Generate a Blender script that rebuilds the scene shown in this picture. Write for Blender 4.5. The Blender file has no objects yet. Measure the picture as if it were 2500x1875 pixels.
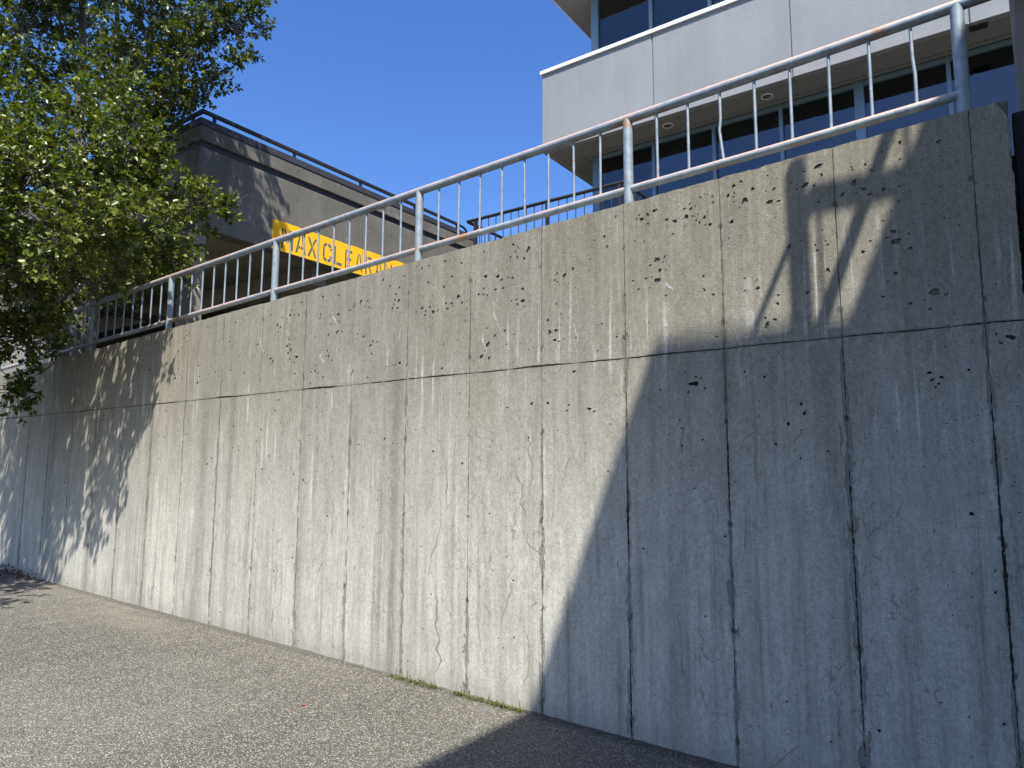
import bpy, bmesh, math, random
import numpy as np
from mathutils import Vector, Matrix, noise
from mathutils.geometry import delaunay_2d_cdt
random.seed(7); np.random.seed(7)
S = bpy.context.scene
C = S.collection
# The origin is the photographer's eye, X runs along the wall, Y goes behind it, Z is up.
# ------------------------------------------------------------------ camera
cam = bpy.data.cameras.new('camera'); cam.lens = 24.83; cam.sensor_width = 36; cam.clip_start = .05; cam.clip_end = 6000
co = bpy.data.objects.new('camera', cam); C.objects.link(co)
r = Vector((0.81644, 0.57742, 0.00359)).normalized(); f = Vector((-0.57345, 0.81008, 0.12218)).normalized(); u = r.cross(f)
co.matrix_world = Matrix(((r.x, u.x, -f.x, 0), (r.y, u.y, -f.y, 0), (r.z, u.z, -f.z, 0), (0, 0, 0, 1)))
S.camera = co
# ------------------------------------------------------------------ sky, sun, exposure
SUN = Vector((0.40, -0.45, 1.0)).normalized()
w = bpy.data.worlds.new('World'); S.world = w; w.use_nodes = True
nt = w.node_tree; nt.nodes.clear()
sky = nt.nodes.new('ShaderNodeTexSky'); sky.sky_type = 'NISHITA'; sky.sun_disc = False
sky.sun_elevation = math.asin(SUN.z); sky.sun_rotation = math.atan2(SUN.x, SUN.y)
sky.air_density = 1.0; sky.dust_density = 1.2; sky.ozone_density = 3.0; sky.altitude = 100
hs = nt.nodes.new('ShaderNodeHueSaturation'); hs.inputs['Saturation'].default_value = 1.28; hs.inputs['Hue'].default_value = 0.512
bg = nt.nodes.new('ShaderNodeBackground'); bg.inputs[1].default_value = 0.118
wo = nt.nodes.new('ShaderNodeOutputWorld')
nt.links.new(sky.outputs[0], hs.inputs['Color']); nt.links.new(hs.outputs[0], bg.inputs[0]); nt.links.new(bg.outputs[0], wo.inputs[0])
sl = bpy.data.lights.new('sun', 'SUN'); sl.energy = 4.4; sl.angle = math.radians(0.53); sl.color = (1.0, 0.965, 0.92)
so = bpy.data.objects.new('sun', sl); C.objects.link(so); so.rotation_euler = SUN.to_track_quat('Z', 'Y').to_euler()
S.view_settings.view_transform = 'Standard'; S.view_settings.look = 'None'; S.view_settings.gamma = 1
S.view_settings.exposure = 1.0; S.view_settings.use_curve_mapping = False
S.cycles.max_bounces = 6; S.cycles.transparent_max_bounces = 8
S.cycles.sample_clamp_indirect = 6

# ------------------------------------------------------------------ helpers
def tag(o, label=None, cat=None, group=None, kind=None):
    if label: o['label'] = label
    if cat: o['category'] = cat
    if group: o['group'] = group
    if kind: o['kind'] = kind
    return o
def empty(name, loc=(0, 0, 0), **k):
    o = bpy.data.objects.new(name, None); C.objects.link(o); o.location = loc; o.empty_display_size = .2
    return tag(o, **k)
def link(name, me, mat=None, parent=None, smooth=False):
    if mat is not None and not me.materials: me.materials.append(mat)
    o = bpy.data.objects.new(name, me); C.objects.link(o)
    if parent is not None:
        o.parent = parent; o.matrix_parent_inverse = Matrix.Translation(-parent.location)
    if smooth: me.polygons.foreach_set('use_smooth', [True] * len(me.polygons))
    return o
class MB:
    def __init__(s): s.v = []; s.f = []
    def add(s, vs, fs):
        n = len(s.v); s.v += [tuple(p) for p in vs]; s.f += [tuple(i + n for i in q) for q in fs]
    def box(s, x0, x1, y0, y1, z0, z1):
        s.add([(x0, y0, z0), (x1, y0, z0), (x1, y1, z0), (x0, y1, z0), (x0, y0, z1), (x1, y0, z1), (x1, y1, z1), (x0, y1, z1)],
              [(0, 3, 2, 1), (4, 5, 6, 7), (0, 1, 5, 4), (1, 2, 6, 5), (2, 3, 7, 6), (3, 0, 4, 7)]); return s
    def tube(s, pts, rads, n=12, caps=True):
        pts = [Vector(p) for p in pts]
        if not hasattr(rads, '__len__'): rads = [rads] * len(pts)
        t0 = (pts[1] - pts[0]).normalized(); a = Vector((0, 0, 1)) if abs(t0.z) < .9 else Vector((1, 0, 0))
        nrm = t0.cross(a).normalized(); base = len(s.v); vs = []
        for i, p in enumerate(pts):
            t = (pts[min(i + 1, len(pts) - 1)] - pts[max(i - 1, 0)]).normalized()
            nrm = (nrm - t * nrm.dot(t)).normalized(); b = t.cross(nrm)
            for k in range(n):
                an = 2 * math.pi * k / n; vs.append(p + (nrm * math.cos(an) + b * math.sin(an)) * rads[i])
        fs = [(i * n + k, i * n + (k + 1) % n, (i + 1) * n + (k + 1) % n, (i + 1) * n + k) for i in range(len(pts) - 1) for k in range(n)]
        if caps: fs += [tuple(range(n))[::-1], tuple((len(pts) - 1) * n + k for k in range(n))]
        s.add(vs, fs); return s
    def build(s, name, mat, parent=None, smooth=False, bevel=0):
        me = bpy.data.meshes.new(name); me.from_pydata(s.v, [], s.f); me.update()
        if bevel:
            bm = bmesh.new(); bm.from_mesh(me); bmesh.ops.bevel(bm, geom=bm.edges[:], offset=bevel, segments=2, affect='EDGES', profile=.6); bm.to_mesh(me); bm.free()
        o = link(name, me, mat, parent)
        if smooth:
            me.polygons.foreach_set('use_smooth', [True] * len(me.polygons))
            try: me.set_sharp_from_angle(angle=math.radians(40))
            except Exception: pass
        return o
def box(name, mat, parent, x0, x1, y0, y1, z0, z1, bevel=0, **k):
    return tag(MB().box(x0, x1, y0, y1, z0, z1).build(name, mat, parent, bevel=bevel), **k)

# node helpers
class NT:
    def __init__(s, name):
        s.m = bpy.data.materials.new(name); s.m.use_nodes = True; s.t = s.m.node_tree; s.t.nodes.clear()
        s.out = s.t.nodes.new('ShaderNodeOutputMaterial'); s.geo = s.t.nodes.new('ShaderNodeNewGeometry'); s.P = s.geo.outputs['Position']
    def n(s, typ, **k):
        o = s.t.nodes.new(typ)
        for a, b in k.items(): setattr(o, a, b)
        return o
    def plug(s, sock, v):
        if isinstance(v, bpy.types.NodeSocket): s.t.links.new(v, sock)
        elif v is not None: sock.default_value = v
    def math(s, op, a, b=None, c=None, clamp=False):
        o = s.n('ShaderNodeMath', operation=op, use_clamp=clamp)
        for i, v in enumerate((a, b, c)):
            if v is not None: s.plug(o.inputs[i], v)
        return o.outputs[0]
    def map(s, scale=(1, 1, 1), loc=(0, 0, 0), src=None):
        o = s.n('ShaderNodeMapping'); s.plug(o.inputs[0], src or s.P); o.inputs['Scale'].default_value = scale; o.inputs['Location'].default_value = loc
        return o.outputs[0]
    def noise(s, vec, scale=1, detail=4, rough=.55, dist=0):
        o = s.n('ShaderNodeTexNoise'); s.plug(o.inputs['Vector'], vec); o.inputs['Scale'].default_value = scale
        o.inputs['Detail'].default_value = detail; o.inputs['Roughness'].default_value = rough; o.inputs['Distortion'].default_value = dist
        return o.outputs[0], o.outputs[1]
    def voro(s, vec, scale=1, feature='F1', rnd=1):
        o = s.n('ShaderNodeTexVoronoi', feature=feature); s.plug(o.inputs['Vector'], vec); o.inputs['Scale'].default_value = scale
        o.inputs['Randomness'].default_value = rnd
        return o
    def ramp(s, v, a, b, lo=0., hi=1.):
        o = s.n('ShaderNodeMapRange', interpolation_type='SMOOTHSTEP'); s.plug(o.inputs[0], v)
        o.inputs[1].default_value = a; o.inputs[2].default_value = b; o.inputs[3].default_value = lo; o.inputs[4].default_value = hi
        return o.outputs[0]
    def mix(s, fac, a, b, mode='MIX'):
        o = s.n('ShaderNodeMix', data_type='RGBA', blend_type=mode)
        s.plug(o.inputs[0], fac)
        for i, v in ((6, a), (7, b)):
            if isinstance(v, bpy.types.NodeSocket): s.t.links.new(v, o.inputs[i])
            else: o.inputs[i].default_value = (*v[:3], 1) if hasattr(v, '__len__') else (v, v, v, 1)
        return o.outputs[2]
    def bump(s, h, strength=1, dist=.01, prev=None):
        o = s.n('ShaderNodeBump'); o.inputs['Strength'].default_value = strength; o.inputs['Distance'].default_value = dist
        s.plug(o.inputs['Height'], h)
        if prev is not None: s.t.links.new(prev, o.inputs['Normal'])
        return o.outputs[0]
    def sep(s, v=None):
        o = s.n('ShaderNodeSeparateXYZ'); s.plug(o.inputs[0], v or s.P); return o.outputs
    def done(s, col, rough=.9, normal=None, metal=0, spec=.3, **kw):
        b = s.n('ShaderNodeBsdfPrincipled')
        if isinstance(col, bpy.types.NodeSocket): s.t.links.new(col, b.inputs['Base Color'])
        else: b.inputs['Base Color'].default_value = (*col, 1)
        s.plug(b.inputs['Roughness'], rough); b.inputs['Metallic'].default_value = metal; b.inputs['Specular IOR Level'].default_value = spec
        if normal is not None: s.t.links.new(normal, b.inputs['Normal'])
        for k, v in kw.items(): s.plug(b.inputs[k], v)
        s.t.links.new(b.outputs[0], s.out.inputs[0]); return s.m

# ------------------------------------------------------------------ materials
JX0, PW = -0.067, 0.61            # formwork joint positions of the wall
JZ = 0.687
def wall_top(x): return 1.738 + .0365 * x
def ground_z(x): return -1.5 - .0245 * (max(-40, min(20, x)) + 2.9)

def mat_wall():
    s = NT('weathered_cast_concrete'); X, Y, Z = s.sep()
    topd = s.math('SUBTRACT', s.math('MULTIPLY_ADD', X, .0365, 1.738), Z)           # metres below the coping
    n1, _ = s.noise(s.map((1.1, 1, .35)), 1.0, 5, .6)
    st1, _ = s.noise(s.map((9, 1, .30)), 1.0, 4, .6)                                # wide runs
    st2, _ = s.noise(s.map((30, 1, 1.0), (5, 0, 2)), 1.0, 5, .65, .25)                   # narrow runs
    d = s.math('ADD', topd, s.math('MULTIPLY', s.math('SUBTRACT', st1, .5), 3.2))
    d = s.math('ADD', d, s.math('MULTIPLY', s.math('SUBTRACT', st2, .5), 1.6))
    up = s.ramp(d, .35, 2.3, 1, 0)                                                  # weathered, washed-out upper zone
    base = s.mix(up, (.51, .492, .425), (.262, .240, .186))
    base = s.mix(s.ramp(n1, .35, .7, 0, .22), base, (.30, .295, .265))
    base = s.mix(1, base, s.mix(s.ramp(st2, .3, .7), (1.09, 1.09, 1.085), (.89, .885, .87)), 'MULTIPLY')
    base = s.mix(1, base, s.mix(s.ramp(st1, .38, .66), (1.08, 1.08, 1.08), (.86, .855, .835)), 'MULTIPLY')
    # tan run marks
    run = s.math('MULTIPLY', s.ramp(st2, .52, .72), s.ramp(st1, .42, .62))
    run = s.math('MULTIPLY', run, s.ramp(topd, .2, 1.2))
    run = s.math('MULTIPLY', run, s.ramp(topd, 2.1, 3.3, 1, .5))
    base = s.mix(s.math('MULTIPLY', run, .6), base, (.20, .186, .15))
    # each pour board has its own tone
    pid = s.math('FLOOR', s.math('DIVIDE', s.math('SUBTRACT', X, JX0), PW))
    wn = s.n('ShaderNodeTexWhiteNoise', noise_dimensions='1D'); s.plug(wn.inputs['W'], pid)
    base = s.mix(s.math('MULTIPLY', wn.outputs[0], .25), base, (.27, .265, .24))
    # particular dark runs
    def gauss(x0, wd, z0, z1, amt):
        g = s.math('DIVIDE', s.math('SUBTRACT', s.math('ADD', X, s.math('MULTIPLY', s.math('SUBTRACT', st2, .5), .05)), x0), wd)
        g = s.math('POWER', 2.718, s.math('MULTIPLY', s.math('MULTIPLY', g, g), -1))
        return s.math('MULTIPLY', s.math('MULTIPLY', g, s.ramp(Z, z0, z0 + .5)), s.math('MULTIPLY', s.ramp(Z, z1 - .6, z1, 1, 0), amt))
    for a in ((-3.83, .055, -1.9, 1.2, .55), (-3.95, .03, -1.9, .6, .4), (-5.95, .05, -1.9, 1.2, .4), (-6.4, .08, -1.9, .9, .38), (-7.4, .06, -1.8, 1.0, .4), (-8.6, .10, -1.8, 1.1, .4), (-4.9, .04, -1.9, .8, .3), (-2.2, .05, -.2, 1.3, .25), (-.75, .06, -.6, 1.5, .3), (-1.3, .05, -1.2, 1.2, .2), (-9.7, .08, -1.7, 1.0, .35)):
        base = s.mix(gauss(*a), base, (.16, .15, .125))
    # pale lime runs
    ws, _ = s.noise(s.map((26, 1, .8), (1, 0, 7)), 1.0, 4, .6, .2)
    wm, _ = s.noise(s.map((2.2, 1, 1.6), (9, 0, 0)), 1.0, 3)
    lime = s.math('MULTIPLY', s.ramp(ws, .54, .66), s.ramp(wm, .45, .6))
    lime = s.math('MULTIPLY', lime, s.ramp(topd, .25, .7))
    base = s.mix(s.math('MULTIPLY', lime, .75), base, (.56, .54, .47))
    # mottling
    mt, _ = s.noise(s.map((13, 13, 4.5)), 1, 7, .70, .2); mt2, _ = s.noise(s.map((48, 48, 34)), 1, 5, .7)
    base = s.mix(1, base, s.mix(s.ramp(mt, .28, .72), (.88, .88, .87), (1.11, 1.11, 1.11)), 'MULTIPLY')
    base = s.mix(1, base, s.mix(s.ramp(mt2, .3, .7), (.88, .88, .87), (1.12, 1.12, 1.12)), 'MULTIPLY')
    # grain
    g1, _ = s.noise(s.P, 170, 3, .7); g2, _ = s.noise(s.P, 46, 3, .6)
    base = s.mix(1, base, s.mix(s.ramp(g1, .25, .75), (.74, .74, .73), (1.24, 1.24, 1.23)), 'MULTIPLY')
    sand = s.voro(s.P, 150)
    dark = s.math('MULTIPLY', s.ramp(sand.outputs['Distance'], .30, .10), s.math('MULTIPLY_ADD', up, .60, .12))
    base = s.mix(dark, base, (.15, .14, .12))
    # pin holes, with the shade and dirt inside them put into the colour
    ph = s.voro(s.P, 42); col = s.sep(ph.outputs['Color'])[0]
    pin = s.math('MULTIPLY', s.ramp(ph.outputs['Distance'], .13, .07), s.ramp(col, .74, .76))
    base = s.mix(s.math('MULTIPLY', pin, .85), base, (.05, .047, .04))
    # hairline map cracks, in patches
    wob = s.noise(s.P, 9, 4)[1]
    vv = s.n('ShaderNodeVectorMath', operation='MULTIPLY_ADD'); s.plug(vv.inputs[0], wob); vv.inputs[1].default_value = (.14, .14, .14); s.plug(vv.inputs[2], s.map((1.5, 1, .62)))
    ck = s.voro(vv.outputs[0], 7, 'DISTANCE_TO_EDGE')
    cm, _ = s.noise(s.map((2.4, 1, 1.1), (3, 3, 3)), 1.0, 4, .6); cw, _ = s.noise(s.P, 14, 2)
    crack = s.math('MULTIPLY', s.ramp(s.math('SUBTRACT', ck.outputs['Distance'], s.math('MULTIPLY', s.math('SUBTRACT', cw, .55), .09)), .003, .022, 1, 0), s.ramp(cm, .52, .60))
    crack = s.math('MULTIPLY', crack, s.ramp(cw, .42, .55))
    crack = s.math('MULTIPLY', crack, s.ramp(topd, .9, 1.8))
    base = s.mix(s.math('MULTIPLY', crack, .55), base, (.20, .19, .155))
    # seams: rough dark stain that widens towards the ground
    fr = s.math('FRACT', s.math('DIVIDE', s.math('SUBTRACT', X, JX0), PW))
    dj = s.math('MULTIPLY', s.math('MINIMUM', fr, s.math('SUBTRACT', 1, fr)), PW)
    jn, _ = s.noise(s.map((30, 1, 7)), 1.0, 4, .6); jl, _ = s.noise(s.map((1.2, 1, .8), (4, 4, 4)), 1.0, 3)
    wd = s.math('MULTIPLY', s.math('MULTIPLY', s.ramp(jn, .35, .75), .040), s.ramp(s.math('ADD', jl, s.math('MULTIPLY', topd, .10)), .5, .85))
    seam = s.ramp(s.math('SUBTRACT', dj, wd), -.002, .004, 1, 0)
    base = s.mix(s.math('MULTIPLY', seam, .62), base, (.17, .16, .135))
    # dark knots where form ties sat on the seams
    zf = s.math('ABSOLUTE', s.math('SUBTRACT', s.math('FRACT', s.math('ADD', s.math('DIVIDE', Z, .56), s.math('MULTIPLY', wn.outputs[0], .12))), .5))
    rk = s.math('SQRT', s.math('ADD', s.math('POWER', s.math('MULTIPLY', zf, .56), 2), s.math('POWER', dj, 2)))
    knot = s.ramp(s.math('SUBTRACT', rk, s.math('MULTIPLY', s.math('SUBTRACT', jn, .45), .05)), .008, .017, 1, 0)
    base = s.mix(s.math('MULTIPLY', knot, .75), base, (.10, .092, .075))
    djz = s.math('ABSOLUTE', s.math('SUBTRACT', Z, JZ))
    hz = s.ramp(s.math('SUBTRACT', djz, s.math('MULTIPLY', s.ramp(jn, .42, .75), .030)), 0, .008, 1, 0)
    base = s.mix(s.math('MULTIPLY', hz, .5), base, (.2, .19, .16))
    # splash dirt just above the asphalt
    gz = s.math('ADD', s.math('MULTIPLY_ADD', X, .0245, 1.571), Z)
    base = s.mix(s.math('MULTIPLY', s.ramp(s.math('ADD', gz, s.math('MULTIPLY', n1, .1)), .05, .22, 1, 0), .35), base, (.25, .24, .21))
    # relief
    h1 = s.math('ADD', s.math('MULTIPLY', g2, s.math('MULTIPLY_ADD', up, .30, .25)), s.math('MULTIPLY', g1, s.math('MULTIPLY_ADD', up, .7, .25)))
    h1 = s.math('ADD', h1, s.math('MULTIPLY', s.ramp(sand.outputs['Distance'], 0, .4), s.math('MULTIPLY_ADD', up, .5, .08)))
    h1 = s.math('SUBTRACT', h1, s.math('MULTIPLY', pin, 1.8))
    h1 = s.math('SUBTRACT', h1, s.math('MULTIPLY', crack, .5))
    h1 = s.math('SUBTRACT', h1, s.math('MULTIPLY', seam, s.math('MULTIPLY', g2, 2.5)))
    nb = s.bump(h1, 1.0, .0032)
    hb, _ = s.noise(s.map((2.2, 1, .9)), 1.0, 3, .5); nb = s.bump(hb, .6, .018, nb)
    return s.done(base, .92, nb, spec=.2)

def mat_concrete(name, c1, c2, scale=1, streak=.5, pale=None, bumpd=.003, tone2=(.1, .095, .08)):
    s = NT(name)
    a, _ = s.noise(s.P, 1.3 * scale, 5, .6); st, _ = s.noise(s.map((5, 5, .35)), scale, 4, .6); g, _ = s.noise(s.P, 90, 3, .7)
    st2, _ = s.noise(s.map((19, 19, .5)), scale, 3, .6)
    c = s.mix(s.ramp(a, .3, .7), c1, c2)
    c = s.mix(s.math('MULTIPLY', s.ramp(st, .45, .75), streak), c, tone2)
    c = s.mix(s.math('MULTIPLY', s.ramp(st2, .5, .75), streak * .5), c, tone2)
    if pale:
        b, _ = s.noise(s.P, 2.2, 6, .7, .8); c = s.mix(s.math('MULTIPLY', s.ramp(b, .60, .68), .35), c, pale)
    c = s.mix(1, c, s.mix(g, (.8, .8, .8), (1.2, 1.2, 1.2)), 'MULTIPLY')
    return s.done(c, .92, s.bump(g, .8, bumpd), spec=.2)

def mat_asphalt():
    s = NT('worn_asphalt'); X, Y, Z = s.sep()
    a, _ = s.noise(s.P, .55, 5, .6); b, _ = s.noise(s.P, 2.6, 4, .6)
    v = s.voro(s.P, 112); cc = s.sep(v.outputs['Color']); v2 = s.voro(s.map((1, 1, 1), (3, 1, 0)), 66); c2 = s.sep(v2.outputs['Color'])
    c = s.mix(s.ramp(a, .3, .7), (.125, .115, .090), (.205, .190, .152))
    c = s.mix(s.math('MULTIPLY', s.ramp(b, .52, .72), .5), c, (.12, .105, .085))
    st1 = s.math('MULTIPLY', s.ramp(v.outputs['Distance'], .62, .40), s.ramp(cc[0], .30, .95, .0, 1))
    stone = s.mix(cc[1], (.36, .335, .27), (.78, .73, .60))
    c = s.mix(s.math('MULTIPLY', st1, .85), c, stone)
    st2 = s.math('MULTIPLY', s.ramp(v2.outputs['Distance'], .5, .34), s.ramp(c2[0], .60, .66))
    c = s.mix(s.math('MULTIPLY', st2, .8), c, s.mix(c2[1], (.30, .28, .24), (.68, .63, .54)))
    dk = s.math('MULTIPLY', s.ramp(v.outputs['Distance'], .45, .70), .5)
    c = s.mix(dk, c, (.045, .042, .038))
    # sandy wash at the foot of the wall, towards the left
    sn, _ = s.noise(s.map((.9, 2.5, 1)), 1, 4, .6)
    foot = s.math('MULTIPLY', s.ramp(Y, 2.9, 3.85), s.ramp(X, -5.4, -7.0))
    c = s.mix(s.math('MULTIPLY', s.math('MULTIPLY', s.ramp(sn, .45, .62), foot), .45), c, (.33, .29, .22))
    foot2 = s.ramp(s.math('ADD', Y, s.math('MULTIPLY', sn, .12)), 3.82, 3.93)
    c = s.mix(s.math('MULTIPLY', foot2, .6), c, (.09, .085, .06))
    h = s.math('ADD', s.ramp(v.outputs['Distance'], .75, .1), s.math('MULTIPLY', s.ramp(v2.outputs['Distance'], .55, .1), s.math('MULTIPLY', c2[0], 1.2)))
    h = s.math('MULTIPLY', h, s.math('ADD', .4, cc[2]))
    nb = s.bump(h, 1, .013)
    nb = s.bump(b, .4, .03, nb)
    return s.done(c, .85, nb, spec=.35)

def mat_galv(name='galvanised_steel', wear=True):
    s = NT(name); X, Y, Z = s.sep(); NZ = s.sep(s.geo.outputs['Normal'])[2]
    a, _ = s.noise(s.P, 14, 5, .65); b, _ = s.noise(s.P, 60, 3, .6); l, _ = s.noise(s.map((3.0, 3, 6)), 1, 4, .65)
    c = s.mix(s.ramp(a, .3, .72), (.20, .255, .29), (.32, .375, .40))
    c = s.mix(s.math('MULTIPLY', s.ramp(b, .5, .7), .3), c, (.50, .52, .52))
    rust = s.math('MULTIPLY', s.ramp(NZ, .05, .5), s.ramp(s.math('ADD', l, s.math('MULTIPLY', b, .25)), .47, .62))
    c = s.mix(s.math('MULTIPLY', rust, .85), c, s.mix(b, (.62, .34, .22), (.58, .42, .33)))
    r2 = s.math('MULTIPLY', s.ramp(s.math('ADD', l, s.math('MULTIPLY', b, .18)), .70, .77), .9)
    c = s.mix(r2, c, (.40, .22, .11))
    under = s.math('MULTIPLY', s.ramp(NZ, -.3, -.85), s.ramp(l, .40, .6))
    c = s.mix(s.math('MULTIPLY', under, .6), c, (.21, .14, .085))
    return s.done(c, .55, s.bump(b, .5, .0008), metal=.25, spec=.5)

def mat_plain(name, c, rough=.6, metal=0, spec=.4, var=.15, sc=25, bd=.0006):
    s = NT(name); a, _ = s.noise(s.P, sc, 4, .6); b, _ = s.noise(s.P, 2, 4, .6)
    col = s.mix(a, tuple(x * (1 - var) for x in c), tuple(min(1, x * (1 + var)) for x in c))
    col = s.mix(s.math('MULTIPLY', b, var), col, tuple(x * .6 for x in c))
    return s.done(col, rough, s.bump(a, .5, bd), metal=metal, spec=spec)

def mat_stucco():
    s = NT('fine_stucco'); a, _ = s.noise(s.P, 55, 4, .7); b, _ = s.noise(s.map((1.2, 1.2, .8)), 1, 5, .6); st, _ = s.noise(s.map((7, 7, .3)), 1, 3, .6)
    X, Y, Z = s.sep()
    c = s.mix(s.ramp(b, .3, .7), (.253, .264, .268), (.29, .302, .306))
    c = s.mix(1, c, s.mix(s.ramp(st, .4, .75), (1.01, 1.01, 1.01), (.96, .96, .955)), 'MULTIPLY')
    low = s.math('MULTIPLY', s.ramp(s.math('ADD', Z, s.math('MULTIPLY', st, .25)), 5.70, 5.95, 1, 0), .25)  # paler foot: brighter grazing light along the lower strip, put into the colour
    c = s.mix(low, c, (.36, .355, .335))
    c = s.mix(1, c, s.mix(a, (.84, .84, .84), (1.16, 1.16, 1.16)), 'MULTIPLY')
    return s.done(c, .95, s.bump(a, .9, .005), spec=.2)

def mat_leaf(name, c1, c2, c3):
    s = NT(name); rn = s.geo.outputs['Random Per Island']
    g, _ = s.noise(s.P, 1.3, 3)
    c = s.mix(rn, c1, c2); c = s.mix(s.math('MULTIPLY', s.ramp(rn, .93, .97), .8), c, c3); c = s.mix(s.ramp(g, .35, .7, 0, .5), c, c1)
    b = s.n('ShaderNodeBsdfPrincipled'); s.t.links.new(c, b.inputs['Base Color']); b.inputs['Roughness'].default_value = .38; b.inputs['Specular IOR Level'].default_value = .42
    tr = s.n('ShaderNodeBsdfTranslucent'); s.t.links.new(s.mix(1, c, (1.5, 1.5, .5), 'MULTIPLY'), tr.inputs[0])
    mx = s.n('ShaderNodeMixShader'); mx.inputs[0].default_value = .22
    s.t.links.new(b.outputs[0], mx.inputs[1]); s.t.links.new(tr.outputs[0], mx.inputs[2]); s.t.links.new(mx.outputs[0], s.out.inputs[0]); return s.m

def mat_bark():
    s = NT('grey_bark'); a, _ = s.noise(s.map((12, 12, 3)), 1, 5, .7); b, _ = s.noise(s.P, 60, 3)
    return s.done(s.mix(s.ramp(a, .3, .7), (.07, .06, .05), (.20, .18, .155)), .9, s.bump(s.math('ADD', a, b), .8, .01))

def mat_glass():
    s = NT('tinted_window_glass')
    fr = s.n('ShaderNodeFresnel'); fr.inputs['IOR'].default_value = 1.85
    gl = s.n('ShaderNodeBsdfGlossy'); gl.inputs['Roughness'].default_value = .004; gl.inputs[0].default_value = (.9, .95, 1, 1)
    tr = s.n('ShaderNodeBsdfTransparent'); tr.inputs[0].default_value = (.26, .28, .30, 1)
    mx = s.n('ShaderNodeMixShader'); s.t.links.new(fr.outputs[0], mx.inputs[0]); s.t.links.new(tr.outputs[0], mx.inputs[1]); s.t.links.new(gl.outputs[0], mx.inputs[2])
    s.t.links.new(mx.outputs[0], s.out.inputs[0]); return s.m

def mat_yellow():
    s = NT('chipped_yellow_paint'); a, _ = s.noise(s.P, 22, 5, .7, .6); b, _ = s.noise(s.P, 4, 4); st, _ = s.noise(s.map((9, 9, 2)), 1, 3)
    c = s.mix(b, (.86, .46, .006), (.92, .52, .010))
    chip = s.ramp(s.math('ADD', a, s.math('MULTIPLY', s.math('SUBTRACT', b, .5), .3)), .665, .70)
    c = s.mix(chip, c, (.16, .10, .04)); c = s.mix(s.math('MULTIPLY', s.ramp(st, .6, .8), .3), c, (.55, .30, .02))
    return s.done(c, .75, s.bump(a, .5, .002))

M = {}
M['wall'] = mat_wall(); M['asphalt'] = mat_asphalt(); M['galv'] = mat_galv()
def mat_core():
    s = NT('joint_mortar'); Z = s.sep()[2]; a, _ = s.noise(s.P, 70, 4, .7)
    c = s.mix(s.ramp(s.math('ADD', Z, s.math('MULTIPLY', a, .5)), .8, 1.1), (.05, .046, .038), (.15, .142, .12))
    return s.done(s.mix(1, c, s.mix(a, (.5, .5, .5), (1.5, 1.5, 1.5)), 'MULTIPLY'), .95, s.bump(a, 1, .01), spec=.2)
M['core'] = mat_core()
M['pit'] = mat_plain('pit_concrete', (.055, .05, .04), .95, sc=120, bd=.003)  # near-black: dirt plus the shade inside the pits, put into the colour
M['garage'] = mat_concrete('sooty_concrete', (.125, .118, .098), (.17, .16, .134), 1, .5, (.45, .43, .38))
M['garage_in'] = mat_concrete('board_marked_concrete', (.22, .20, .165), (.29, .265, .22), 1, .35)
M['stucco'] = mat_stucco()
M['soffit'] = mat_plain('painted_soffit', (.245, .245, .232), .9, sc=30)
M['white'] = mat_plain('white_metal_flashing', (.80, .80, .79), .5, sc=8, var=.05)
M['frame'] = mat_plain('blue_grey_window_frame', (.17, .25, .31), .45, .3, sc=10, var=.1)
M['glass'] = mat_glass()
M['black'] = mat_plain('black_painted_steel', (.022, .022, .024), .5, sc=20, var=.3)
M['cap'] = mat_plain('dark_metal_coping', (.045, .045, .052), .55, sc=4, var=.3)
M['yellow'] = mat_yellow()
M['letter'] = mat_plain('worn_grey_stencil_paint', (.12, .12, .135), .85, sc=40, var=.35)
M['room'] = mat_plain('interior_paint', (.2, .195, .18), .9, sc=3)
M['bark'] = mat_bark()
M['leafA'] = mat_leaf('bright_leaves', (.058, .090, .010), (.165, .195, .026), (.30, .28, .05))
M['leafB'] = mat_leaf('deep_leaves', (.048, .072, .010), (.120, .145, .022), (.22, .21, .04))
M['render'] = mat_concrete('neighbour_concrete', (.34, .33, .31), (.40, .39, .37), 1, .2)
M['lime'] = mat_plain('lime_bloom', (.46, .445, .385), .9, sc=60, var=.15)
M['lime2'] = mat_plain('dirty_lime', (.30, .285, .24), .9, sc=60, var=.3)
M['grit'] = mat_plain('pale_grit', (.30, .28, .24), .9, sc=90, var=.5)
M['dirt'] = mat_plain('dark_dirt', (.10, .092, .072), .95, sc=130, var=.6, bd=.004)
M['sealant'] = mat_plain('crack_smear', (.27, .255, .215), .9, sc=50, var=.2, bd=.002)
M['grass'] = mat_leaf('dry_grass', (.11, .14, .03), (.26, .26, .08), (.38, .32, .15))
M['deadleaf'] = mat_plain('dead_leaf', (.30, .17, .08), .8)
M['redleaf'] = mat_plain('red_leaf', (.42, .07, .03), .7)
M['rind'] = mat_leaf('russet_ground_plant', (.10, .03, .02), (.16, .05, .03), (.08, .09, .03))
M['grey_panel'] = mat_plain('pale_grey_box', (.45, .45, .44), .8)
M['brown'] = mat_plain('brown_pipe_paint', (.07, .045, .035), .7)
M['lamp_dark'] = mat_plain('lamp_recess', (.06, .06, .06), .4)
M['gap_black'] = mat_plain('gap_and_hole_black', (.02, .02, .023), .8)  # shade of the wall-end gap as a colour; also colours the tie holes

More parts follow.
